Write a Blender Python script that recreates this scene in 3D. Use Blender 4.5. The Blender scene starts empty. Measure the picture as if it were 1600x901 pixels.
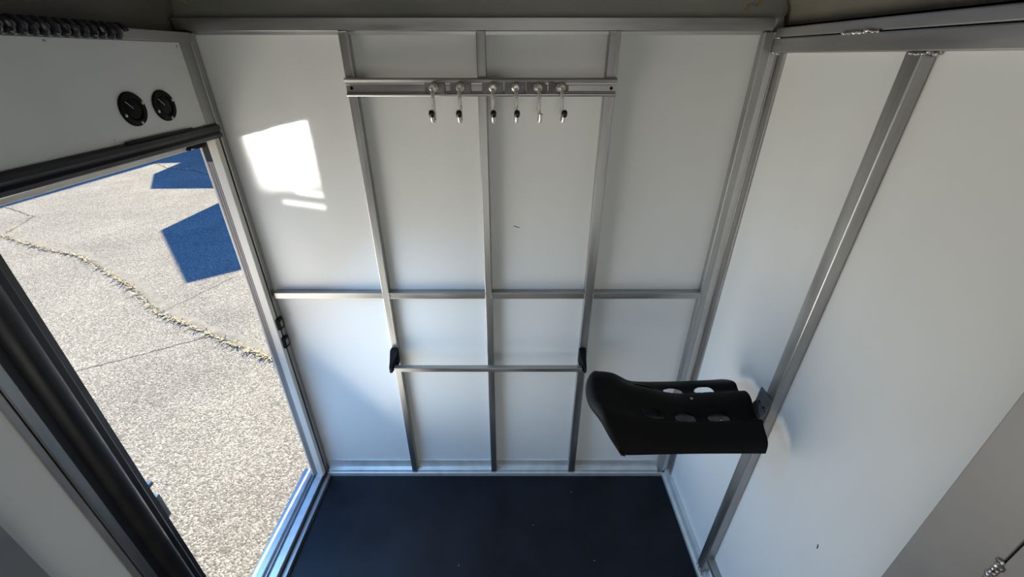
import bpy, bmesh, math, random
from mathutils import Vector, Matrix
random.seed(7)
C = bpy.context.scene
COL = C.collection

# ------------------------------------------------------------------ camera
cam = bpy.data.cameras.new('camera')
camo = bpy.data.objects.new('camera', cam)
COL.objects.link(camo)
cam.sensor_fit = 'HORIZONTAL'
cam.sensor_width = 36.0
cam.lens = 659.0 / 1600.0 * 36.0
cam.clip_start = 0.02
cam.clip_end = 300
PITCH = math.atan2(363.0, 659.0)
camo.location = (0, -1.5, 1.93)
camo.rotation_euler = (math.pi / 2 - PITCH, 0, 0)
C.camera = camo

# ------------------------------------------------------------------ sky, sun, exposure
C.view_settings.view_transform = 'Standard'
C.view_settings.look = 'None'
C.view_settings.gamma = 1.0
C.view_settings.use_curve_mapping = False
C.view_settings.exposure = 0.0

w = bpy.data.worlds.new('sky')
C.world = w
w.use_nodes = True
wn = w.node_tree.nodes
wl = w.node_tree.links
bg = wn['Background']
tc = wn.new('ShaderNodeTexCoord')
sp = wn.new('ShaderNodeSeparateXYZ')
rp = wn.new('ShaderNodeValToRGB')
wl.new(tc.outputs['Generated'], sp.inputs[0])
wl.new(sp.outputs['Z'], rp.inputs[0])
rp.color_ramp.elements[0].position = 0.0
rp.color_ramp.elements[0].color = (0.30, 0.55, 0.95, 1)
rp.color_ramp.elements[1].position = 0.75
rp.color_ramp.elements[1].color = (0.06, 0.25, 0.86, 1)
e = rp.color_ramp.elements.new(0.2)
e.color = (0.14, 0.38, 0.92, 1)
wl.new(rp.outputs[0], bg.inputs[0])
bg.inputs[1].default_value = 1.1

SUN_EL = math.radians(33)
SUN_AZ = Vector((-0.03, -1.0, 0)).normalized()
sun = bpy.data.lights.new('sun', 'SUN')
sun.energy = 11.0
sun.angle = math.radians(0.6)
sun.color = (1.0, 0.905, 0.68)
suno = bpy.data.objects.new('sun', sun)
COL.objects.link(suno)
sd = Vector((SUN_AZ.x * math.cos(SUN_EL), SUN_AZ.y * math.cos(SUN_EL), -math.sin(SUN_EL)))
suno.rotation_euler = sd.to_track_quat('-Z', 'Y').to_euler()
suno.location = (0, 20, 15)

def area(name, loc, direction, sx, sy, power, color, spread=math.pi):
    l = bpy.data.lights.new(name, 'AREA')
    l.shape = 'RECTANGLE'
    l.size = sx
    l.size_y = sy
    l.energy = power
    l.color = color
    l.spread = spread
    o = bpy.data.objects.new(name, l)
    COL.objects.link(o)
    o.location = loc
    o.rotation_euler = Vector(direction).to_track_quat('-Z', 'Y').to_euler()
    return o

# fill lamps added to lift the interior, and the sun flashing off a parked windscreen
area('warm_door_fill', (-1.02, -0.46, 0.72), (1, 0.06, 0.82), 0.56, 1.2, 7.3, (1.0, 0.955, 0.85), math.radians(124))  # added warm fill in the doorway, on top of the ground bounce
area('blue_door_fill', (-1.02, -0.44, 1.0), (1, 0.05, -0.90), 0.56, 1.2, 6.4, (0.30, 0.60, 1.0), math.radians(114))  # added blue fill lamp, strengthens the skylight coming through the door
area('rear_fill', (0.0, -2.5, 1.15), (-.1, 1, 0.12), 1.4, 1.7, 6.0, (0.98, 0.98, 0.94), math.radians(150))  # added soft fill behind the camera, in front of the closed rear sheet
GD = Vector((0.405, 0.752, 0.092))
area('windscreen_glint', Vector((-0.735, 0, 1.685)) - GD * 2.6, GD, 0.29, 0.33, 0.40, (1.0, 0.97, 0.90), math.radians(1.9))
for gx, gz, gw, gh, gp in ((-.705, 1.492, .13, .010, .012), (-.745, 1.452, .16, .009, .010)):
    area('windscreen_glint', Vector((gx, 0, gz)) - GD * 1.5, GD, gw, gh, gp, (1.0, 0.97, 0.92), math.radians(1.5)).rotation_euler.rotate_axis('Z', -.22)

# ------------------------------------------------------------------ materials
def mat(name, color, rough=0.5, metal=0.0, spec=0.5):
    m = bpy.data.materials.new(name)
    m.use_nodes = True
    b = m.node_tree.nodes['Principled BSDF']
    b.inputs['Base Color'].default_value = (*color, 1)
    b.inputs['Roughness'].default_value = rough
    b.inputs['Metallic'].default_value = metal
    b.inputs['Specular IOR Level'].default_value = spec
    return m

def vary(m, c0, c1, scale=(8, 8, 8), detail=4, rough=None, bump=0.0, bscale=None, pos=(0.3, 0.7)):
    """procedural colour / roughness variation and fine relief in object space"""
    nt = m.node_tree
    b = nt.nodes['Principled BSDF']
    t = nt.nodes.new('ShaderNodeTexCoord')
    mp = nt.nodes.new('ShaderNodeMapping')
    mp.inputs['Scale'].default_value = scale
    nz = nt.nodes.new('ShaderNodeTexNoise')
    nz.inputs['Scale'].default_value = 1.0
    nz.inputs['Detail'].default_value = detail
    nt.links.new(t.outputs['Object'], mp.inputs[0])
    nt.links.new(mp.outputs[0], nz.inputs['Vector'])
    r = nt.nodes.new('ShaderNodeValToRGB')
    r.color_ramp.elements[0].color = (*c0, 1)
    r.color_ramp.elements[1].color = (*c1, 1)
    r.color_ramp.elements[0].position = pos[0]
    r.color_ramp.elements[1].position = pos[1]
    nt.links.new(nz.outputs['Fac'], r.inputs[0])
    nt.links.new(r.outputs[0], b.inputs['Base Color'])
    if rough:
        mr = nt.nodes.new('ShaderNodeMapRange')
        mr.inputs[1].default_value = 0.3
        mr.inputs[2].default_value = 0.7
        mr.inputs[3].default_value = rough[0]
        mr.inputs[4].default_value = rough[1]
        nt.links.new(nz.outputs['Fac'], mr.inputs[0])
        nt.links.new(mr.outputs[0], b.inputs['Roughness'])
    if bump:
        n2 = nt.nodes.new('ShaderNodeTexNoise')
        n2.inputs['Scale'].default_value = bscale or 40
        n2.inputs['Detail'].default_value = 3
        nt.links.new(t.outputs['Object'], n2.inputs['Vector'])
        bp = nt.nodes.new('ShaderNodeBump')
        bp.inputs['Strength'].default_value = bump
        bp.inputs['Distance'].default_value = 0.002
        nt.links.new(n2.outputs['Fac'], bp.inputs['Height'])
        nt.links.new(bp.outputs[0], b.inputs['Normal'])
    return m

M = {}
M['frp'] = vary(mat('white_wall_panel', (.8, .8, .78), .2, 0, .2), (.76, .77, .75), (.82, .82, .80), (3, 3, 1.2), 5, (.16, .26), .04, 5)
M['alu'] = vary(mat('mill_aluminium', (.5, .5, .5), .38, .9), (.33, .325, .32), (.50, .495, .48), (30, 30, 3), 6, (.30, .48))
M['alu_x'] = vary(mat('mill_aluminium_long', (.5, .5, .5), .38, .9), (.33, .325, .32), (.50, .495, .48), (3, 30, 30), 6, (.30, .48))
M['alu_y'] = vary(mat('mill_aluminium_deep', (.5, .5, .5), .38, .9), (.34, .33, .32), (.48, .47, .455), (20, 3, 20), 6, (.36, .55))
M['alu_dull'] = vary(mat('dull_aluminium_sheet', (.4, .4, .4), .5, .75), (.36, .35, .34), (.50, .48, .46), (4, 4, 4), 6, (.42, .6))
M['alu_bright'] = vary(mat('satin_aluminium', (.75, .75, .74), .4, .5), (.68, .68, .67), (.80, .80, .78), (20, 20, 3), 5, (.32, .45))
M['weld'] = vary(mat('weld_bead_metal', (.6, .6, .6), .3, .95), (.35, .33, .31), (.75, .73, .7), (120, 120, 120), 3, (.2, .45))
M['chrome'] = vary(mat('chrome', (.82, .80, .76), .12, 1.0), (.74, .72, .68), (.86, .84, .80), (60, 60, 60), 2, (.08, .2))
M['plate'] = vary(mat('grey_slider', (.2, .2, .195), .5, .3), (.17, .17, .165), (.24, .235, .23), (60, 60, 60), 3)
M['rubber'] = vary(mat('black_rubber_seal', (.015, .014, .016), .45), (.010, .010, .012), (.024, .022, .026), (14, 14, 14), 4, (.35, .55))
M['plastic'] = vary(mat('black_moulded_plastic', (.006, .006, .007), .6, 0, .18), (.0025, .0025, .003), (.005, .005, .0058), (25, 25, 25), 4, (.55, .7), .25, 350)
M['gloss_black'] = vary(mat('black_gloss_plastic', (.008, .008, .009), .3), (.006, .006, .007), (.011, .011, .012), (40, 40, 40), 2, (.22, .36))
M['cable'] = vary(mat('dark_coiled_sheath', (.03, .03, .035), .2), (.014, .014, .018), (.034, .033, .04), (40, 40, 40), 2, (.14, .26))
M['mat'] = vary(mat('black_rubber_mat', (.012, .012, .016), .4, 0, .22), (.006, .0065, .010), (.013, .0135, .019), (5, 5, 5), 6, (.30, .5), .25, 260)
M['roof'] = vary(mat('raw_roof_skin', (.2, .18, .14), .7), (.10, .092, .07), (.19, .172, .135), (5, 5, 5), 6, (.55, .8))
M['header'] = vary(mat('painted_header', (.3, .3, .28), .5, .3), (.25, .25, .225), (.34, .335, .30), (2, 6, 6), 5, (.4, .6))
M['tape'] = vary(mat('tan_tape', (.4, .28, .16), .8), (.28, .19, .10), (.5, .36, .2), (60, 60, 60), 3)
M['dirt'] = vary(mat('crack_dirt', (.10, .085, .065), .95), (.10, .085, .065), (.26, .23, .19), (30, 30, 30), 5)
M['straw'] = vary(mat('dry_grass', (.72, .62, .36), .8), (.50, .40, .20), (.90, .80, .52), (25, 25, 25), 3)
M['outer'] = vary(mat('trailer_outer_skin', (.7, .7, .7), .35), (.66, .66, .66), (.74, .74, .74), (2, 2, 2), 3)
M['shed'] = vary(mat('shed_cladding', (.45, .43, .4), .8), (.4, .38, .35), (.5, .48, .45), (2, 2, 2), 3)
M['screw'] = vary(mat('screw_steel', (.6, .6, .58), .3, 1.0), (.5, .5, .48), (.7, .7, .68), (200, 200, 200), 2)

M['cover'] = vary(mat('dull_cover_sheet', (.3, .3, .3), .5, .5), (.20, .195, .19), (.30, .29, .28), (4, 4, 4), 6, (.45, .6))
M['strip'] = vary(mat('brown_grey_strip', (.2, .18, .17), .6), (.28, .25, .235), (.38, .345, .325), (30, 30, 4), 4)
M['zinc'] = vary(mat('bright_zinc_hook', (.75, .73, .69), .3, .6), (.66, .64, .60), (.86, .84, .79), (90, 90, 60), 4, (.2, .38))
M['darkalu'] = vary(mat('dark_bracket', (.2, .2, .21), .5, .5), (.10, .10, .105), (.17, .17, .18), (40, 40, 40), 4)

M['jamb'] = vary(mat('pale_jamb_paint', (.74, .71, .64), .45), (.70, .67, .60), (.77, .74, .67), (20, 20, 3), 4, (.4, .55))

def asphalt():
    m = mat('weathered_asphalt', (.4, .39, .37), .9)
    nt = m.node_tree
    L = nt.links.new
    b = nt.nodes['Principled BSDF']
    b.inputs['Specular IOR Level'].default_value = 0.25
    t = nt.nodes.new('ShaderNodeTexCoord')
    v = nt.nodes.new('ShaderNodeTexVoronoi')
    v.inputs['Scale'].default_value = 100
    L(t.outputs['Object'], v.inputs['Vector'])
    bw = nt.nodes.new('ShaderNodeSeparateColor')
    L(v.outputs['Color'], bw.inputs[0])
    r = nt.nodes.new('ShaderNodeValToRGB')
    cr = r.color_ramp
    cr.elements[0].position = 0.0
    cr.elements[0].color = (.185, .175, .148, 1)
    cr.elements[1].position = 1.0
    cr.elements[1].color = (.62, .595, .51, 1)
    k = cr.elements.new(.45)
    k.color = (.315, .30, .256, 1)
    k = cr.elements.new(.8)
    k.color = (.43, .412, .352, 1)
    L(bw.outputs[0], r.inputs[0])
    n = nt.nodes.new('ShaderNodeTexNoise')
    n.inputs['Scale'].default_value = 1.3
    n.inputs['Detail'].default_value = 6
    L(t.outputs['Object'], n.inputs['Vector'])
    r2 = nt.nodes.new('ShaderNodeValToRGB')
    r2.color_ramp.elements[0].position = .3
    r2.color_ramp.elements[0].color = (.84, .83, .82, 1)
    r2.color_ramp.elements[1].position = .7
    r2.color_ramp.elements[1].color = (1.12, 1.1, 1.06, 1)
    L(n.outputs['Fac'], r2.inputs[0])
    mx = nt.nodes.new('ShaderNodeMix')
    mx.data_type = 'RGBA'
    mx.blend_type = 'MULTIPLY'
    mx.inputs[0].default_value = 1.0
    L(r.outputs[0], mx.inputs[6])
    L(r2.outputs[0], mx.inputs[7])
    L(mx.outputs[2], b.inputs['Base Color'])
    bp = nt.nodes.new('ShaderNodeBump')
    bp.inputs['Strength'].default_value = .6
    bp.inputs['Distance'].default_value = .006
    L(v.outputs['Distance'], bp.inputs['Height'])
    bp.invert = True
    L(bp.outputs[0], b.inputs['Normal'])
    return m
M['asphalt'] = asphalt()

# ------------------------------------------------------------------ helpers
def thing(name, label, cat, loc=(0, 0, 0), group=None):
    o = bpy.data.objects.new(name, None)
    o.empty_display_size = .05
    COL.objects.link(o)
    o.location = loc
    o['label'] = label
    o['category'] = cat
    if group:
        o['group'] = group
    return o

def tag(o, label, cat, group=None):
    o['label'] = label
    o['category'] = cat
    if group:
        o['group'] = group
    return o

def obj(name, bm, m, parent=None, smooth=False, kind=None):
    """bm is in world coordinates; the mesh becomes local to its (grand)parents"""
    off = Vector((0, 0, 0))
    p = parent
    while p:
        off += p.location
        p = p.parent
    bmesh.ops.translate(bm, verts=bm.verts, vec=-off)
    bmesh.ops.recalc_face_normals(bm, faces=bm.faces)
    me = bpy.data.meshes.new(name)
    bm.to_mesh(me)
    bm.free()
    me.materials.append(m)
    if smooth:
        for f in me.polygons:
            f.use_smooth = True
        try:
            me.set_sharp_from_angle(angle=math.radians(40))
        except Exception:
            pass
    o = bpy.data.objects.new(name, me)
    COL.objects.link(o)
    if parent:
        o.parent = parent
    if kind:
        o['kind'] = kind
    return o

def add_box(bm, x0, x1, y0, y1, z0, z1, bev=0.0, shear=None):
    g = bmesh.ops.create_cube(bm, size=1.0)
    vs = g['verts']
    for v in vs:
        v.co = Vector(((x0 + x1) / 2 + v.co.x * (x1 - x0), (y0 + y1) / 2 + v.co.y * (y1 - y0), (z0 + z1) / 2 + v.co.z * (z1 - z0)))
    if bev:
        es = list({e for v in vs for e in v.link_edges})
        r = bmesh.ops.bevel(bm, geom=es, offset=bev, segments=2, affect='EDGES', profile=.5)
        vs = list({v for f in r['faces'] for v in f.verts} | {v for v in vs if v.is_valid})
    if shear:
        for v in vs:
            if v.is_valid:
                shear(v)

def box(name, x0, x1, y0, y1, z0, z1, m, parent=None, bev=0.002, kind=None, shear=None):
    bm = bmesh.new()
    add_box(bm, x0, x1, y0, y1, z0, z1, bev, shear)
    return obj(name, bm, m, parent, kind=kind)

def frame(d):
    d = Vector(d).normalized()
    u = d.orthogonal().normalized()
    return d, u, d.cross(u)

def add_tube(bm, pts, r, seg=10, cap=True):
    pts = [Vector(p) for p in pts]
    rad = r if isinstance(r, (list, tuple)) else [r] * len(pts)
    rings = []
    u = None
    for i, p in enumerate(pts):
        d = (pts[min(i + 1, len(pts) - 1)] - pts[max(i - 1, 0)]).normalized()
        if u is None:
            u = d.orthogonal().normalized()
        else:
            u = (u - d * u.dot(d)).normalized()
        v = d.cross(u)
        rings.append([bm.verts.new(p + (u * math.cos(2 * math.pi * k / seg) + v * math.sin(2 * math.pi * k / seg)) * rad[i]) for k in range(seg)])
    for a, b in zip(rings, rings[1:]):
        for k in range(seg):
            bm.faces.new((a[k], a[(k + 1) % seg], b[(k + 1) % seg], b[k]))
    if cap:
        bm.faces.new(rings[0][::-1])
        bm.faces.new(rings[-1])

def add_lathe(bm, origin, axis, prof, seg=24):
    """prof: (radius, height along axis) pairs"""
    o = Vector(origin)
    d, u, v = frame(axis)
    rings = []
    for r, h in prof:
        rings.append([bm.verts.new(o + d * h + (u * math.cos(2 * math.pi * k / seg) + v * math.sin(2 * math.pi * k / seg)) * max(r, 1e-5)) for k in range(seg)])
    for a, b in zip(rings, rings[1:]):
        for k in range(seg):
            bm.faces.new((a[k], a[(k + 1) % seg], b[(k + 1) % seg], b[k]))
    bm.faces.new(rings[0][::-1])
    bm.faces.new(rings[-1])

def add_prism(bm, prof, axis, a0, a1):
    """extrude a closed profile along x or y; prof gives the two other coordinates"""
    def co(p, a):
        return Vector((a, p[0], p[1])) if axis == 'x' else (Vector((p[0], a, p[1])) if axis == 'y' else Vector((p[0], p[1], a)))
    A = [bm.verts.new(co(p, a0)) for p in prof]
    B = [bm.verts.new(co(p, a1)) for p in prof]
    n = len(prof)
    for k in range(n):
        bm.faces.new((A[k], A[(k + 1) % n], B[(k + 1) % n], B[k]))
    bm.faces.new(A[::-1])
    bm.faces.new(B)

def screw(parent, loc, normal, r=.004, m=None, name='screw'):
    bm = bmesh.new()
    add_lathe(bm, loc, normal, [(r, -.001), (r, .0008), (r * .75, .0018), (r * .3, .0020), (r * .28, .0008)], 12)
    return obj(name, bm, m or M['screw'], parent, True)

def weld(parent, p0, p1, r=.005, n=7, label=None):
    """a row of overlapping irregular weld beads"""
    bm = bmesh.new()
    p0, p1 = Vector(p0), Vector(p1)
    for k in range(n):
        c = p0.lerp(p1, k / max(1, n - 1)) + Vector([random.uniform(-.25, .25) * r for _ in range(3)])
        g = bmesh.ops.create_icosphere(bm, subdivisions=2, radius=r * random.uniform(.75, 1.15))
        for v in g['verts']:
            v.co = v.co * random.uniform(.86, 1.1) + c
    return obj('weld_bead', bm, M['weld'], parent, True)

def structure(name, loc=(0, 0, 0)):
    o = bpy.data.objects.new(name, None)
    o.empty_display_size = .05
    COL.objects.link(o)
    o.location = loc
    o['kind'] = 'structure'
    return o

# ------------------------------------------------------------------ ground outside
GZ = -0.45
bm = bmesh.new()
bmesh.ops.create_grid(bm, x_segments=8, y_segments=8, size=40)
for v in bm.verts:
    v.co.z = GZ
ground = obj('ground', bm, M['asphalt'], kind='structure')

def ribbon(path, width, name, m, parent, z=GZ + .003):
    """irregular dirt-filled joint following a path on the ground"""
    bm = bmesh.new()
    pts = []
    for a, b in zip(path, path[1:]):
        a, b = Vector((*a, 0)), Vector((*b, 0))
        n = max(2, int((b - a).length / .05))
        pts += [a.lerp(b, k / n) for k in range(n)]
    pts.append(Vector((*path[-1], 0)))
    prev = None
    for i, p in enumerate(pts):
        d = (pts[min(i + 1, len(pts) - 1)] - pts[max(i - 1, 0)]).normalized()
        s = Vector((-d.y, d.x, 0))
        c = p + s * random.uniform(-.012, .012)
        a = bm.verts.new((*(c + s * width * random.uniform(.5, 1.2)).xy, z))
        mid = bm.verts.new((*c.xy, z + .002))
        b = bm.verts.new((*(c - s * width * random.uniform(.5, 1.2)).xy, z))
        if prev:
            bm.faces.new((prev[0], a, mid, prev[1]))
            bm.faces.new((prev[1], mid, b, prev[2]))
        prev = (a, mid, b)
    obj(name, bm, m, parent)
    return pts

CR = [(-8.6, 4.95), (-8.0, 4.62), (-7.46, 4.35), (-6.55, 3.95), (-5.85, 3.72), (-4.55, 2.9), (-3.72, 2.27), (-3.12, 1.98), (-2.58, 1.70), (-2.1, 1.49), (-1.4, 1.1)]
M['dust'] = vary(mat('brown_dust', (.24, .21, .17), .95), (.255, .24, .20), (.36, .34, .29), (12, 12, 12), 5)
ribbon([(x + .05, y + .05) for x, y in CR], .062, 'dust_band', M['dust'], ground, GZ + .0015)
crack_pts = ribbon(CR, .022, 'ground_joint', M['dirt'], ground)
CR2 = [(-7.75, 4.55), (-8.1, 5.35), (-8.9, 5.75), (-9.6, 6.1)]
crack2 = ribbon(CR2, .015, 'ground_joint', M['dirt'], ground)
CR3 = [(-9.4, 9.7), (-8.4, 8.9), (-7.5, 8.6), (-6.6, 8.0)]
crack3 = ribbon(CR3, .02, 'ground_joint', M['dirt'], ground)
ribbon([(-3.75, 1.35), (-3.3, 1.62), (-2.95, 1.85)], .0035, 'ground_crack', M['dirt'], ground)
ribbon([(-3.72, 2.27), (-3.55, 2.75), (-3.42, 3.1)], .003, 'ground_crack', M['dirt'], ground)

def grass(pts, name, label, per, spread, lmin, lmax):
    bm = bmesh.new()
    ph = random.uniform(0, 6)
    for i, p in enumerate(pts):
        g = .5 + .5 * math.sin(i * .09 + ph) * math.sin(i * .031 + ph * 2) + .4 * math.sin(i * .37)
        if random.random() > max(.22, g):
            continue
        for _ in range(per if random.random() > .25 else 1):
            a = random.uniform(0, 6.28)
            l = random.uniform(lmin, lmax)
            base = Vector((p.x + random.gauss(0, spread), p.y + random.gauss(0, spread), GZ + .006))
            d = Vector((math.cos(a), math.sin(a), random.uniform(.1, .6))) * l
            s = Vector((-math.sin(a), math.cos(a), 0)) * random.uniform(.003, .007)
            m1 = base + d * .6 + Vector((0, 0, .3 * d.z))
            v = [bm.verts.new(base - s), bm.verts.new(base + s), bm.verts.new(m1 + s * .8), bm.verts.new(m1 - s * .8), bm.verts.new(base + d)]
            bm.faces.new((v[0], v[1], v[2], v[3]))
            bm.faces.new((v[3], v[2], v[4]))
    o = obj(name, bm, M['straw'], kind='stuff')
    return tag(o, label, 'dry grass')

dense = []
for a, b in zip(crack_pts, crack_pts[1:]):
    for k in range(4):
        dense.append(a.lerp(b, k / 4))
grass(dense, 'dry_grass', 'pale dry grass growing along the long ground joint outside the doorway', 3, .009, .025, .075)
grass(crack2, 'dry_grass', 'sparse dry grass in the short side joint at the far left of the yard', 2, .012, .02, .05)
grass(crack3, 'dry_grass', 'scattered dry straw in the far joint lying in blue shade', 3, .015, .03, .08)

# neighbouring sheds and a parked box body whose shade falls across the yard
def block(name, corners, z1, m):
    bm = bmesh.new()
    add_prism(bm, corners, 'z', GZ, z1)
    g = [f for f in bm.faces if all(v.co.z > z1 - .01 for v in f.verts)]
    return obj(name, bm, m, kind='structure')

def casting(P, H):
    Ls = H / math.tan(SUN_EL)
    return (P[0] - SUN_AZ.x * Ls, P[1] - SUN_AZ.y * Ls)

H1 = 2.3
c1 = casting((-5.48, 4.69), H1)
c2 = casting((-3.9, 2.94), H1)
ex = (.78 * 3.6, .62 * 3.6)
block('parked_box_body', [c1, c2, (c2[0] + ex[0], c2[1] + ex[1]), (c1[0] + ex[0], c1[1] + ex[1])], GZ + H1, M['shed'])
c1 = casting((-7.4, 7.04), H1)
c2 = casting((-8.25, 8.27), H1)
c3 = casting((-8.5, 9.75), H1)
block('storage_shed', [c2, c1, (c1[0] + 3.4, c1[1] + .1), (c1[0] + 3.4, c1[1] + 2.9), c3], GZ + H1, M['shed'])
block('long_barn', [(-40, 15), (-8.85, 15), (-8.85, 22), (-40, 22)], GZ + 6.6, M['shed'])
c1 = casting((-9.3, 9.30), 3.2)
block('low_barn', [(c1[0], c1[1]), (0, c1[1] + 1.8), (0, c1[1] + 6), (c1[0], c1[1] + 4)], GZ + 3.2, M['shed'])

# ------------------------------------------------------------------ floor
floor = box('floor', -1.0, .86, -2.6, .04, -.06, -.008, M['alu_dull'], bev=0, kind='structure')
rm = box('rubber_mat', -.945, .785, -2.5, -.028, -.008, 0.0, M['mat'], bev=.003)
tag(rm, 'black rubber mat covering the whole floor of the compartment', 'floor mat')
pb = bmesh.new()
for (x, y) in [(-.23, -.48), (.30, -.13), (.36, -.46), (-.55, -.62), (.1, -.3)]:
    g = bmesh.ops.create_icosphere(pb, subdivisions=1, radius=.0020)
    for v in g['verts']:
        v.co += Vector((x, y, .0021))
tag(obj('grit', pb, M['straw'], kind='stuff'), 'pale specks of grit lying on the black rubber mat', 'grit')

# ------------------------------------------------------------------ back wall
WT = 2.2
wb = structure('wall_back')
box('backing_sheet', -1.05, .90, .006, .03, -.3, WT, M['outer'], wb, 0)
SX = [(-.520, -.492), (-.108, -.080), (.292, .326)]
RZ = (1.072, 1.100)
cols = [(-.972, -.506), (-.506, -.094), (-.094, .309), (.309, .80)]
for x0, x1 in cols:
    box('panel', x0 + .0006, x1 - .0006, 0, .006, .02, 1.086 - .0006, M['frp'], wb, 0)
    box('panel', x0 + .0006, x1 - .0006, 0, .006, 1.086 + .0006, 2.03, M['frp'], wb, 0)
for x0, x1 in SX:
    box('stud', x0, x1, -.032, 0, .03, 1.998, M['alu'], wb, .0025)
ends = [-.955] + [v for s in SX for v in s] + [.760]
for x0, x1 in zip(ends[::2], ends[1::2]):
    box('mid_rail', x0, x1, -.030, 0, *RZ, M['alu_x'], wb, .002)
    # bottom channel: flat flange on the wall and a ledge on the floor
    bm = bmesh.new()
    add_prism(bm, [(0, .022), (-.030, .022), (-.030, .040), (-.012, .046), (-.006, .085), (0, .085)], 'x', x0, x1)
    obj('bottom_channel', bm, M['alu_bright'], wb)
box('floor_trim', -.965, .79, -.036, -.0, .0, .024, M['alu_bright'], wb, .002)
# top rail with a small lip under it
bm = bmesh.new()
add_prism(bm, [(0, 1.986), (-.012, 1.986), (-.014, 1.995), (-.034, 1.997), (-.036, 2.028), (0, 2.030)], 'x', -1.0, .775)
obj('top_rail', bm, M['alu_x'], wb)
# right end post: tube, recess and cover strip
box('end_post', .757, .784, -.030, 0, .03, 1.993, M['alu'], wb, .0025)
box('end_strip', .785, .806, -.026, 0, .03, 1.993, M['alu_bright'], wb, .001)
# small scratch on the upper panel
bm = bmesh.new()
add_tube(bm, [(.006, -.0006, 1.372), (.016, -.0008, 1.368), (.028, -.0006, 1.365)], .0009, 6)
obj('scuff', bm, M['plastic'], wb)
for x0, x1 in SX:
    for xx in (x0, x1):
        weld(wb, (xx, -.031, 1.076), (xx, -.031, 1.098), .0026, 4)
    weld(wb, (x1 + .002, -.028, .04), (x1 + .004, -.012, .05), .004, 4)
    weld(wb, (x0 + .003, -.034, 1.994), (x1 - .003, -.034, 1.994), .0022, 6)
weld(wb, (.760, -.031, 1.074), (.760, -.031, 1.1), .0026, 5)

# header band over the wall with bits of torn tape
tb = structure('trim_1')
bm = bmesh.new()
add_prism(bm, [(-1.02, 2.03), (.80, 2.03), (.822, 2.045), (.826, 2.075), (.815, 2.2), (-1.02, 2.2)], 'y', -.010, .006)
obj('header_band', bm, M['header'], tb)
def tape(pts, wd):
    bm = bmesh.new()
    prev = None
    for x, z in pts:
        a = bm.verts.new((x - wd * random.uniform(.4, .7), -.0125, z))
        b = bm.verts.new((x + wd * random.uniform(.4, .7), -.0125, z))
        c = bm.verts.new((x + wd * .5, -.0095, z))
        d = bm.verts.new((x - wd * .5, -.0095, z))
        if prev:
            for k in range(4):
                bm.faces.new((prev[k], (a, b, c, d)[k], (a, b, c, d)[(k + 1) % 4], prev[(k + 1) % 4]))
        else:
            bm.faces.new((a, b, c, d))
        prev = (a, b, c, d)
    bm.faces.new(prev)
    obj('torn_tape', bm, M['tape'], tb)
tape([(.692, 2.040), (.695, 2.052), (.700, 2.064), (.712, 2.066)], .008)
tape([(.712, 2.062), (.722, 2.060), (.730, 2.070), (.732, 2.090)], .009)
tape([(.806, 2.034), (.812, 2.042), (.817, 2.055), (.812, 2.072)], .008)
tape([(-.955, 2.064), (-.958, 2.08), (-.962, 2.1)], .008)

# ------------------------------------------------------------------ right wall
wr = structure('wall_right')
box('wall_sheet', .826, .85, -2.6, .03, -.3, WT, M['outer'], wr, 0)
box('panel', .82, .826, -.515, -.03, .0, 1.96, M['frp'], wr, 0)
box('panel', .82, .826, -1.02, -.5162, .0, 1.96, M['frp'], wr, 0)
lean = lambda v: setattr(v.co, 'y', v.co.y - .045 * (v.co.z / 1.93))
box('stud', .788, .82, -.527, -.487, .03, 1.938, M['alu'], wr, .0025, shear=lean)
box('lower_beam', .786, .82, -2.6, -.012, 1.938, 1.976, M['alu_y'], wr, .003)
box('upper_beam', .790, .822, -2.6, .0, 1.978, 2.003, M['alu_y'], wr, .003)
box('corner_post', .806, .822, -.030, 0, .03, 1.938, M['alu'], wr, .002)
box('corner_strip', .812, .822, -.062, -.030, .03, 1.938, M['alu'], wr, .0015)
bm = bmesh.new()
add_tube(bm, [(.8195, -.841, .785), (.8194, -.843, .780), (.8195, -.844, .772)], .0013, 6)
obj('scuff', bm, M['plastic'], wr)
# bottom rail: ledge, upstand and the second rail nearer the camera
bm = bmesh.new()
add_prism(bm, [(.82, .0), (.785, .0), (.785, .018), (.795, .024), (.80, .05), (.82, .05)], 'y', -2.6, -.03)
obj('bottom_channel', bm, M['alu_bright'], wr)
box('lower_rail', .793, .82, -2.6, -.529, .125, .150, M['alu_y'], wr, .002)
weld(wr, (.787, -.545, 1.934), (.787, -.575, 1.934), .0035, 7)
weld(wr, (.792, -.580, 1.936), (.812, -.580, 1.932), .0045, 5)
weld(wr, (.786, -.330, 1.977), (.786, -.40, 1.977), .0045, 12)
weld(wr, (.786, -.40, 1.980), (.786, -.44, 1.976), .004, 8)
weld(wr, (.787, -.035, 1.977), (.787, -.06, 1.977), .0025, 6)
weld(wr, (.788, -.040, 1.938), (.806, -.045, 1.936), .004, 5)
weld(wr, (.788, -.49, .04), (.788, -.53, .04), .006, 7)
weld(wr, (.79, -.532, .036), (.82, -.532, .04), .005, 5)
# near sheet metal cover on the right wall, with its joint
nc = structure('trim_2')
box('cover_sheet', .800, .826, -1.113, -1.0, -.0, 1.93, M['cover'], nc, .0015)
box('cover_sheet', .800, .826, -2.6, -1.1155, -.0, 1.93, M['cover'], nc, .0015)
box('joint_backing', .812, .824, -1.12, -1.108, .0, 1.93, M['rubber'], nc, 0)
weld(nc, (.800, -1.112, 1.205), (.800, -1.116, 1.06), .007, 18)
# walls above the beams, raw roof skin


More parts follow.
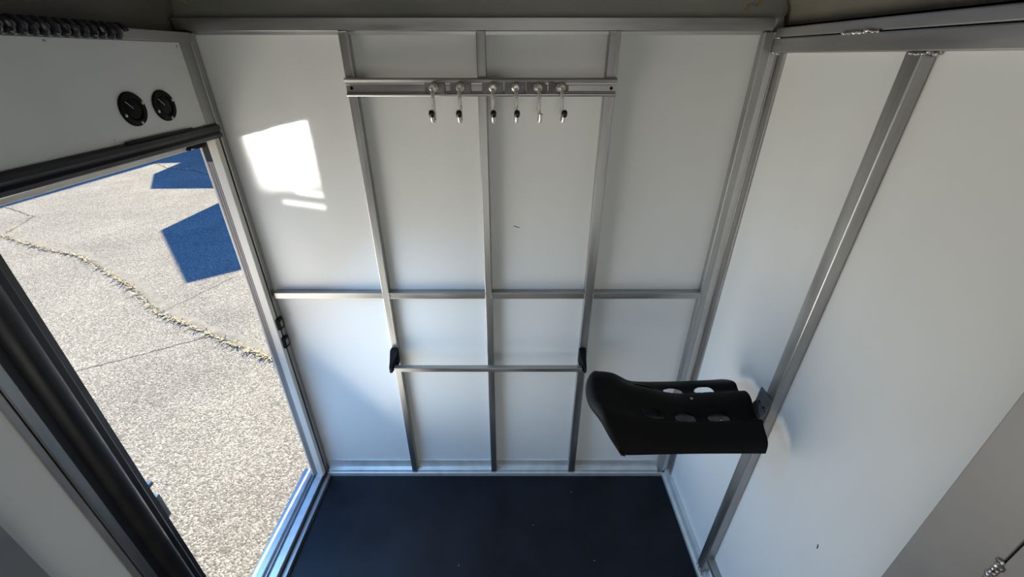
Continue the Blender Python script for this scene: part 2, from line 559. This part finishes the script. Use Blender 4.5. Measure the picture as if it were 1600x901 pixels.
# ------------------------------------------------------------------ left wall and doorway
wlft = structure('wall_left')
DY0, DY1 = -.752, -.052          # doorway from near jamb to far jamb
box('outer_sheet', -1.09, -1.06, .055, .25, -.3, WT, M['outer'], wlft, 0)
box('outer_sheet', -1.09, -1.06, -2.6, DY0, -.3, WT, M['outer'], wlft, 0)
box('outer_sheet', -1.09, -1.06, DY0, DY1, 1.72, WT, M['outer'], wlft, 0)
box('outer_sheet', -1.09, -1.06, DY0, DY1, -.3, .0, M['outer'], wlft, 0)
pn = box('header_panel', -.985, -.972, -2.6, -.076, 1.735, 1.965, M['frp'], wlft, .001)
for y, z in [(-.485, 1.957), (-.090, 1.955), (-.42, 1.748), (-.085, 1.742), (-.80, 1.95)]:
    screw(pn, (-.972, y, z), (1, 0, 0), .0035)
box('top_channel', -.99, -.962, -2.6, -.03, 1.966, 1.992, M['alu_y'], wlft, .002)
box('corner_post', -1.0, -.972, -.076, -.0, 1.72, 1.992, M['alu'], wlft, .002)

box('near_panel', -.985, -.972, -1.025, -.905, .0, 1.735, M['frp'], wlft, .001)
box('near_post', -.985, -.955, -2.6, -1.022, .0, 1.735, M['alu_dull'], wlft, .002)

ceil = box('ceiling', -1.05, .86, -2.6, .03, 2.3, 2.34, M['roof'], bev=0, kind='structure')
bm = bmesh.new()
add_prism(bm, [(.826, 1.96), (.826, 2.01), (.812, 2.06), (.775, 2.13), (.69, 2.22), (.56, 2.31), (.86, 2.34), (.86, 1.96)], 'y', -2.6, .03)
obj('roof_cove', bm, M['roof'], ceil)
bm = bmesh.new()
add_prism(bm, [(-1.01, 1.965), (-1.01, 2.02), (-1.0, 2.07), (-.95, 2.14), (-.86, 2.23), (-.72, 2.31), (-1.05, 2.34), (-1.05, 1.965)], 'y', -2.6, .03)
obj('roof_cove', bm, M['roof'], ceil)
wf = structure('wall_front')
box('rear_sheet', -1.05, .86, -2.6, -2.57, -.3, WT + .12, M['frp'], wf, 0)

d = structure('door_1')
# far jamb: reveal in steps, grooved inner face
box('outer_lip', -1.031, -1.023, -.058, -.010, .03, 1.70, M['jamb'], d, .002)
jr = box('weatherstrip', -1.027, -1.000, -.056, -.010, .03, 1.62, M['strip'], d, .001)
for k in range(3):
    box('rib', -1.023 + k * .008, -1.019 + k * .008, -.0575, -.056, .04, 1.62, M['strip'], jr, .0006)
box('jamb_corner', -1.027, -1.000, -.056, -.010, 1.62, 1.70, M['rubber'], d, .001)
box('jamb', -1.0, -.970, -.060, -.036, .03, 1.715, M['jamb'], d, .002)
box('jamb_gap', -.99, -.974, -.036, -.028, .03, 1.715, M['rubber'], d, 0)
box('jamb_channel', -.99, -.966, -.030, -.004, .02, 1.99, M['alu'], d, .002)
box('jamb_back', -1.03, -.985, -.012, .006, .0, 1.99, M['alu_dull'], d, 0)
# head: frame, bulb seal and outer lip
box('head_frame', -1.06, -.972, -2.6, -.03, 1.725, 1.736, M['alu_y'], d, .001)
box('head_lip', -1.062, -1.042, DY0 - .02, -.02, 1.662, 1.725, M['jamb'], d, .002)
box('head_step', -1.044, -1.018, DY0 - .02, -.02, 1.690, 1.725, M['alu_bright'], d, .002)
bm = bmesh.new()
add_prism(bm, [(-1.0, 1.728), (-.968, 1.738), (-.958, 1.732), (-.956, 1.722), (-.962, 1.712), (-.956, 1.706), (-.958, 1.697), (-.97, 1.692), (-1.0, 1.700)], 'y', -2.0, -.034)
hs = obj('head_seal', bm, M['rubber'], d)
bm = bmesh.new()
add_prism(bm, [(-.972, 1.737), (-.966, 1.742), (-.962, 1.737), (-.966, 1.732)], 'y', -.40, -.15)
obj('seal_flap', bm, M['rubber'], d)
# strike bracket under the head at the far corner
st = box('strike_bracket', -1.03, -.998, -.118, -.070, 1.672, 1.690, M['plastic'], d, .002)
box('lug', -1.026, -1.016, -.128, -.118, 1.668, 1.676, M['plastic'], st, .001)
box('lug', -1.026, -1.016, -.128, -.118, 1.684, 1.692, M['plastic'], st, .001)
# sill with a track
box('sill_outer', -1.085, -1.037, -.80, -.02, -.02, .040, M['alu_bright'], d, .003)
tr = box('sill_track', -1.037, -1.008, -.80, -.02, -.02, .026, M['alu_dull'], d, 0)
box('track_rib', -1.026, -1.020, -.80, -.03, .026, .036, M['alu'], tr, .001)
box('sill_inner', -1.008, -.974, -.80, -.03, -.02, .042, M['alu_bright'], d, .003)
box('sill_seal', -.974, -.968, -.90, -.03, .0, .036, M['rubber'], d, .001)
box('sill_skirt', -.968, -.947, -2.6, -.034, -.008, .020, M['alu_y'], d, .001)
screw(tr, (-1.03, -.40, .026), (0, 0, 1), .005)
screw(tr, (-1.016, -.34, .026), (0, 0, 1), .003)
# near jamb: reveal seal, bulb seal, channel strips
box('near_reveal', -1.085, -1.02, -.80, DY0 - .002, .03, 1.70, M['rubber'], d, .003)
bm = bmesh.new()
add_prism(bm, [(-1.04, -.80), (-1.04, -.757), (-.985, -.760), (-.975, -.764), (-.972, -.778), (-.966, -.785), (-.966, -.80)], 'z', .03, 1.70)
obj('near_seal', bm, M['rubber'], d)
bm = bmesh.new()
prof = [(-.975 + .030 * math.cos(a), -.826 + .026 * math.sin(a)) for a in [math.pi * 2 * k / 20 for k in range(20)]]
add_prism(bm, prof, 'z', .0, 1.72)
obj('bulb_seal', bm, M['rubber'], d, True)
box('near_flange', -.985, -.969, -.872, -.84, .0, 1.735, M['rubber'], d, .001)
box('near_channel', -.985, -.966, -.893, -.870, .0, 1.735, M['alu'], d, .002)
box('near_channel', -.985, -.969, -.910, -.895, .0, 1.735, M['alu_dull'], d, .002)
box('near_backing', -1.06, -.984, -2.6, -.79, .0, 1.735, M['alu_dull'], d, 0)
box('latch_tab', -1.02, -.985, -.757, -.742, .900, .912, M['alu_dull'], d, .002)
box('latch_lip', -1.0, -.985, -.757, -.744, .77, .86, M['alu_dull'], d, .002)

# little black strike plugs on the far jamb
def plug(z, label):
    t = thing('door_strike', label, 'latch', (-.966, -.032, z), 'black strike plugs on the far door jamb')
    box('housing', -.972, -.958, -.050, -.016, z - .026, z + .026, M['plastic'], t, .003)
    box('insert', -.9605, -.955, -.043, -.026, z - .014, z + .014, M['plate'], t, .002)
    return t
plug(.957, 'upper small black strike plug with grey insert on the far door jamb')
plug(.865, 'lower small black strike plug with grey insert on the far door jamb')

# ------------------------------------------------------------------ hook rail and hooks
RX0, RX1 = -.517, .324
hr = thing('hook_rail', 'long extruded aluminium rail screwed across three studs near the top', 'rail', (-.1, -.033, 1.843))
bm = bmesh.new()
add_prism(bm, [(-.033, 1.819), (-.053, 1.819), (-.055, 1.822), (-.055, 1.826), (-.047, 1.827), (-.046, 1.832), (-.044, 1.834), (-.044, 1.850), (-.046, 1.852), (-.047, 1.857), (-.055, 1.859), (-.058, 1.866), (-.052, 1.871), (-.033, 1.871)], 'x', RX0, RX1)
obj('rail', bm, M['alu_x'], hr)
for x in (RX0 + .016, -.085, RX1 - .014):
    screw(hr, (x, -.044, 1.842), (0, -1, 0), .005, M['plastic'])

def hook(x, label, black=True, src=None, tilt=0.0):
    grp = 'sliding hooks on the aluminium hook rail'
    if src is None:
        t = thing('tack_hook', label, 'hook', (x, -.046, 1.842), grp)
        box('slider', x - .0325, x + .0325, -.052, -.044, 1.826, 1.859, M['plate'], t, .0015)
        bm = bmesh.new()
        add_lathe(bm, (x, -.050, 1.845), (0, -1, 0), [(.012, 0), (.0125, .004), (.0125, .009), (.0085, .012), (.0075, .018), (.0095, .024), (.0095, .029), (.007, .030), (.0068, .027), (.003, .027)], 20)
        obj('hook_head', bm, M['zinc'], t, True)
        bm = bmesh.new()
        pts = [(x, -.068, 1.846), (x, -.076, 1.838), (x, -.079, 1.825), (x, -.079, 1.79), (x, -.079, 1.765)]
        for k in range(1, 9):
            a = math.pi * k / 9
            pts.append((x, -.091 + .012 * math.cos(a), 1.762 - .012 * math.sin(a)))
        pts += [(x, -.104, 1.768), (x, -.106, 1.774)]
        add_tube(bm, pts, .0060, 12)
        obj('hook_rod', bm, M['zinc'], t, True)
        if black:
            bm = bmesh.new()
            add_lathe(bm, (x, -.1045, 1.768), (0, -.2, 1), [(.0065, -.003), (.0085, 0), (.0095, .006), (.0085, .013), (.005, .017)], 14)
            obj('tip_cap', bm, M['gloss_black'], t, True)
    else:
        t = src.copy()
        COL.objects.link(t)
        t.location.x = x
        t['label'] = label
        for ch in src.children:
            if not black and ch.name.startswith('tip_cap'):
                continue
            c = ch.copy()
            c.parent = t
            COL.objects.link(c)
    t.rotation_euler = (0, 0, tilt)
    return t
HX = [-.240, -.1595, -.060, .0095, .0770, .1460]
h0 = hook(HX[0], 'chrome hook with black tip, leftmost of six on the hook rail', tilt=-.12)
hook(HX[1], 'chrome hook with black tip, second from left, just left of centre stud', src=h0, tilt=-.06)
hook(HX[2], 'chrome hook with black tip just right of the centre stud', src=h0, tilt=.05)
hook(HX[3], 'chrome hook with black tip between centre stud and the bare hook', src=h0, tilt=.10)
hook(HX[4], 'bare chrome hook without a black tip on the hook rail', black=False, src=h0, tilt=.2)
hook(HX[5], 'chrome hook with black tip, rightmost of six on the hook rail', src=h0, tilt=.26)

# ------------------------------------------------------------------ blanket bar
bb = thing('blanket_bar', 'flat aluminium blanket bar in black end brackets across the lower studs', 'rail', (-.1, -.033, .76))
box('bar', -.500, .298, -.098, -.076, .752, .772, M['alu_x'], bb, .0015)
for x0, x1 in ((-.520, -.488), (.288, .316)):
    bm = bmesh.new()
    add_prism(bm, [(-.033, .765), (-.033, .832), (-.055, .832), (-.066, .815), (-.080, .790), (-.102, .776), (-.102, .748), (-.080, .746), (-.070, .756)], 'x', x0, x1)
    sgn = 1 if x0 < 0 else -1
    for v in bm.verts:          # the outer nose narrows to a lip outside the bar end
        if v.co.y < -.075:
            v.co.x = (x0 if sgn > 0 else x1) + (v.co.x - (x0 if sgn > 0 else x1)) * .35
    bmesh.ops.bevel(bm, geom=bm.edges[:], offset=.002, segments=1, affect='EDGES')
    obj('bracket', bm, M['plastic'], bb)
screw(bb, (.276, -.087, .772), (0, 0, 1), .003)

# ------------------------------------------------------------------ saddle rack
sr = thing('saddle_rack', 'black moulded plastic saddle rack with six oval holes on the right wall stud', 'saddle rack', (.79, -.51, .93))
def smooth(a, b, t):
    t = max(0, min(1, t))
    return a + (b - a) * t * t * (3 - 2 * t)
# stations along x, each a cross-section from the far rim to the near rim (y, z)
ST = [
    (.262, [(-.335, .900), (-.348, .935), (-.372, .985), (-.400, 1.008), (-.430, 1.014), (-.455, 1.012), (-.480, 1.008), (-.505, 1.006), (-.530, 1.004), (-.556, 1.002), (-.580, .994), (-.600, .975), (-.628, .930), (-.642, .893)]),
    (.330, [(-.330, .892), (-.344, .925), (-.368, .966), (-.398, 1.000), (-.430, 1.010), (-.455, 1.010), (-.480, 1.006), (-.505, 1.002), (-.528, .996), (-.552, .988), (-.576, .984), (-.597, .966), (-.627, .925), (-.642, .893)]),
    (.420, [(-.322, .880), (-.338, .910), (-.366, .936), (-.394, .952), (-.424, .966), (-.452, .988), (-.478, .996), (-.504, .988), (-.524, .968), (-.548, .958), (-.572, .964), (-.592, .952), (-.626, .922), (-.641, .894)]),
    (.540, [(-.318, .884), (-.336, .908), (-.368, .930), (-.394, .940), (-.424, .938), (-.452, .958), (-.478, .964), (-.504, .958), (-.524, .942), (-.548, .936), (-.572, .952), (-.590, .945), (-.626, .920), (-.640, .896)]),
    (.650, [(-.320, .895), (-.340, .916), (-.372, .938), (-.396, .947), (-.424, .942), (-.452, .962), (-.478, .968), (-.502, .963), (-.522, .945), (-.548, .938), (-.572, .955), (-.588, .947), (-.627, .922), (-.640, .897)]),
    (.760, [(-.322, .907), (-.345, .926), (-.380, .950), (-.402, .957), (-.428, .949), (-.455, .974), (-.478, .981), (-.500, .975), (-.520, .957), (-.550, .949), (-.572, .963), (-.586, .951), (-.628, .926), (-.640, .897)]),
]
def cr(p, t):
    n = len(p)
    i = min(int(t), n - 2)
    f = t - i
    a, b, c, dd = p[max(i - 1, 0)], p[i], p[i + 1], p[min(i + 2, n - 1)]
    return 0.5 * ((2 * b) + (c - a) * f + (2 * a - 5 * b + 4 * c - dd) * f * f + (3 * b - a - 3 * c + dd) * f ** 3)
def surf(u, v):
    """u 0..1 along x, v 0..1 far rim to near rim"""
    xs = [Vector((s[0], 0, 0)) for s in ST]
    tu = u * (len(ST) - 1)
    tv = v * 13
    cs = [cr([Vector((s[0], *q)) for q in s[1]], tv) for s in ST]
    p = cr(cs, tu)
    # the free end is cut back towards both rims, the wall end slopes the other way
    k = abs(p.y + .481) / .16
    p.x += (.056 * k ** 2.2 * max(0, 1 - u * 2.4) + .014 * k ** 12 * max(0, 1 - u * 6)) - .008 * k ** 16 * max(0, u * 8 - 7)
    return p
NU, NV = 130, 90
bm = bmesh.new()
grid = []
for i in range(NU + 1):
    row = []
    for j in range(NV + 1):
        row.append(bm.verts.new(surf(i / NU, j / NV)))
    grid.append(row)
# rolled lip at the free end and turned-down rims
for q, (dx, dz) in enumerate([(-.010, -.006), (-.018, -.018), (-.024, -.036)]):
    row = []
    for j in range(NV + 1):
        b0 = surf(0, j / NV)
        k = min(1, abs(b0.y + .481) / .16)
        f = max(.3, 1 - .7 * k ** 2)
        row.append(bm.verts.new(b0 + Vector((dx * f, (b0.y + .481) * -.02 * q, dz * f))))
    grid.insert(0, row)
faces = {}
for i in range(len(grid) - 1):
    for j in range(NV):
        faces[(i, j)] = bm.faces.new((grid[i][j], grid[i + 1][j], grid[i + 1][j + 1], grid[i][j + 1]))
HOLES = [(.440, -.541), (.544, -.541), (.648, -.541), (.440, -.421), (.544, -.421), (.648, -.421)]
HA, HB = .034, .0195
kill = []
for f in faces.values():
    c = f.calc_center_median()
    for hx, hy in HOLES:
        if ((c.x - hx) / HA) ** 2 + ((c.y - hy) / HB) ** 2 < 1:
            kill.append(f)
bmesh.ops.delete(bm, geom=kill, context='FACES')
for v in bm.verts:
    if v.is_boundary:
        for hx, hy in HOLES:
            ex_, ey_ = (v.co.x - hx) / HA, (v.co.y - hy) / HB
            r = math.hypot(ex_, ey_)
            if .5 < r < 1.5:
                v.co.x = hx + ex_ / r * HA
                v.co.y = hy + ey_ / r * HB
bmesh.ops.recalc_face_normals(bm, faces=bm.faces)
if sum(f.normal.z for f in bm.faces) < 0:
    bmesh.ops.reverse_faces(bm, faces=bm.faces)
shell = obj('moulded_shell', bm, M['plastic'], sr, True)
if sum(p.normal.z for p in shell.data.polygons) < 0:
    shell.data.flip_normals()
smod = shell.modifiers.new('thickness', 'SOLIDIFY')
smod.thickness = .007
smod.offset = -1.0
smod.use_even_offset = False
# aluminium support arm and wall bracket under the shell
arm = box('support_arm', .36, .786, -.530, -.455, .900, .935, M['darkalu'], sr, .002)
br = bmesh.new()
add_prism(br, [(.7875, 1.020), (.783, 1.020), (.781, .965), (.765, .938), (.765, .896), (.7875, .896)], 'y', -.546, -.488)
obj('wall_bracket', br, M['darkalu'], sr)
for y in (-.505, -.532):
    screw(sr, (.782, y, .975), (-1, 0, 0), .004, M['plastic'])
for hx, hy in ((.44, -.53), (.66, -.53), (.58, -.478)):
    z = .925 if hy < -.5 else .963
    screw(sr, (hx, hy, z - .002), (0, 0, 1), .005)

# ------------------------------------------------------------------ coiled cable on the left rail
bm = bmesh.new()
pts = []
turns = 24
for k in range(turns * 14 + 1):
    a = 2 * math.pi * k / 14
    pts.append((-.955 + .012 * math.cos(a), -.292 - .0230 * k / 14, 1.983 + .013 * math.sin(a)))
add_tube(bm, pts, .0060, 8)
cc = obj('coiled_cable', bm, M['cable'], None, True)
tag(cc, 'dark coiled cable lying along the channel above the white header panel', 'cable')

# ------------------------------------------------------------------ round black fixtures on the header panel
def dial(y, z, r, label):
    t = thing('round_switch', label, 'switch', (-.972, y, z), 'round black switch plates over the doorway')
    bm = bmesh.new()
    add_lathe(bm, (-.972, y, z), (1, 0, 0), [(r, 0), (r, .003), (r * .95, .006), (r * .70, .007), (r * .62, .004), (r * .60, .0015)], 40)
    obj('plate', bm, M['plastic'], t, True)
    bm = bmesh.new()
    add_lathe(bm, (-.972, y, z), (1, 0, 0), [(r * .58, .0015), (r * .57, .0035), (r * .52, .0045), (r * .1, .0048)], 32)
    kn = obj('knob', bm, M['plastic'], t, True)
    bm = bmesh.new()
    add_tube(bm, [(-.9668, y - .002, z + .002), (-.9668, y - .3 * r, z + .3 * r), (-.9668, y - .46 * r, z + .46 * r)], .0009, 6)
    obj('pointer_line', bm, M['screw'], kn)
    for a in (200, 20, 285):
        a = math.radians(a)
        screw(t, (-.9665, y + .84 * r * math.cos(a), z + .84 * r * math.sin(a)), (1, 0, 0), .0042)
    return t
dial(-.333, 1.811, .041, 'round black switch plate with three screws, left one on the header panel')
dial(-.223, 1.809, .040, 'round black switch plate with three screws, right one by the corner post')
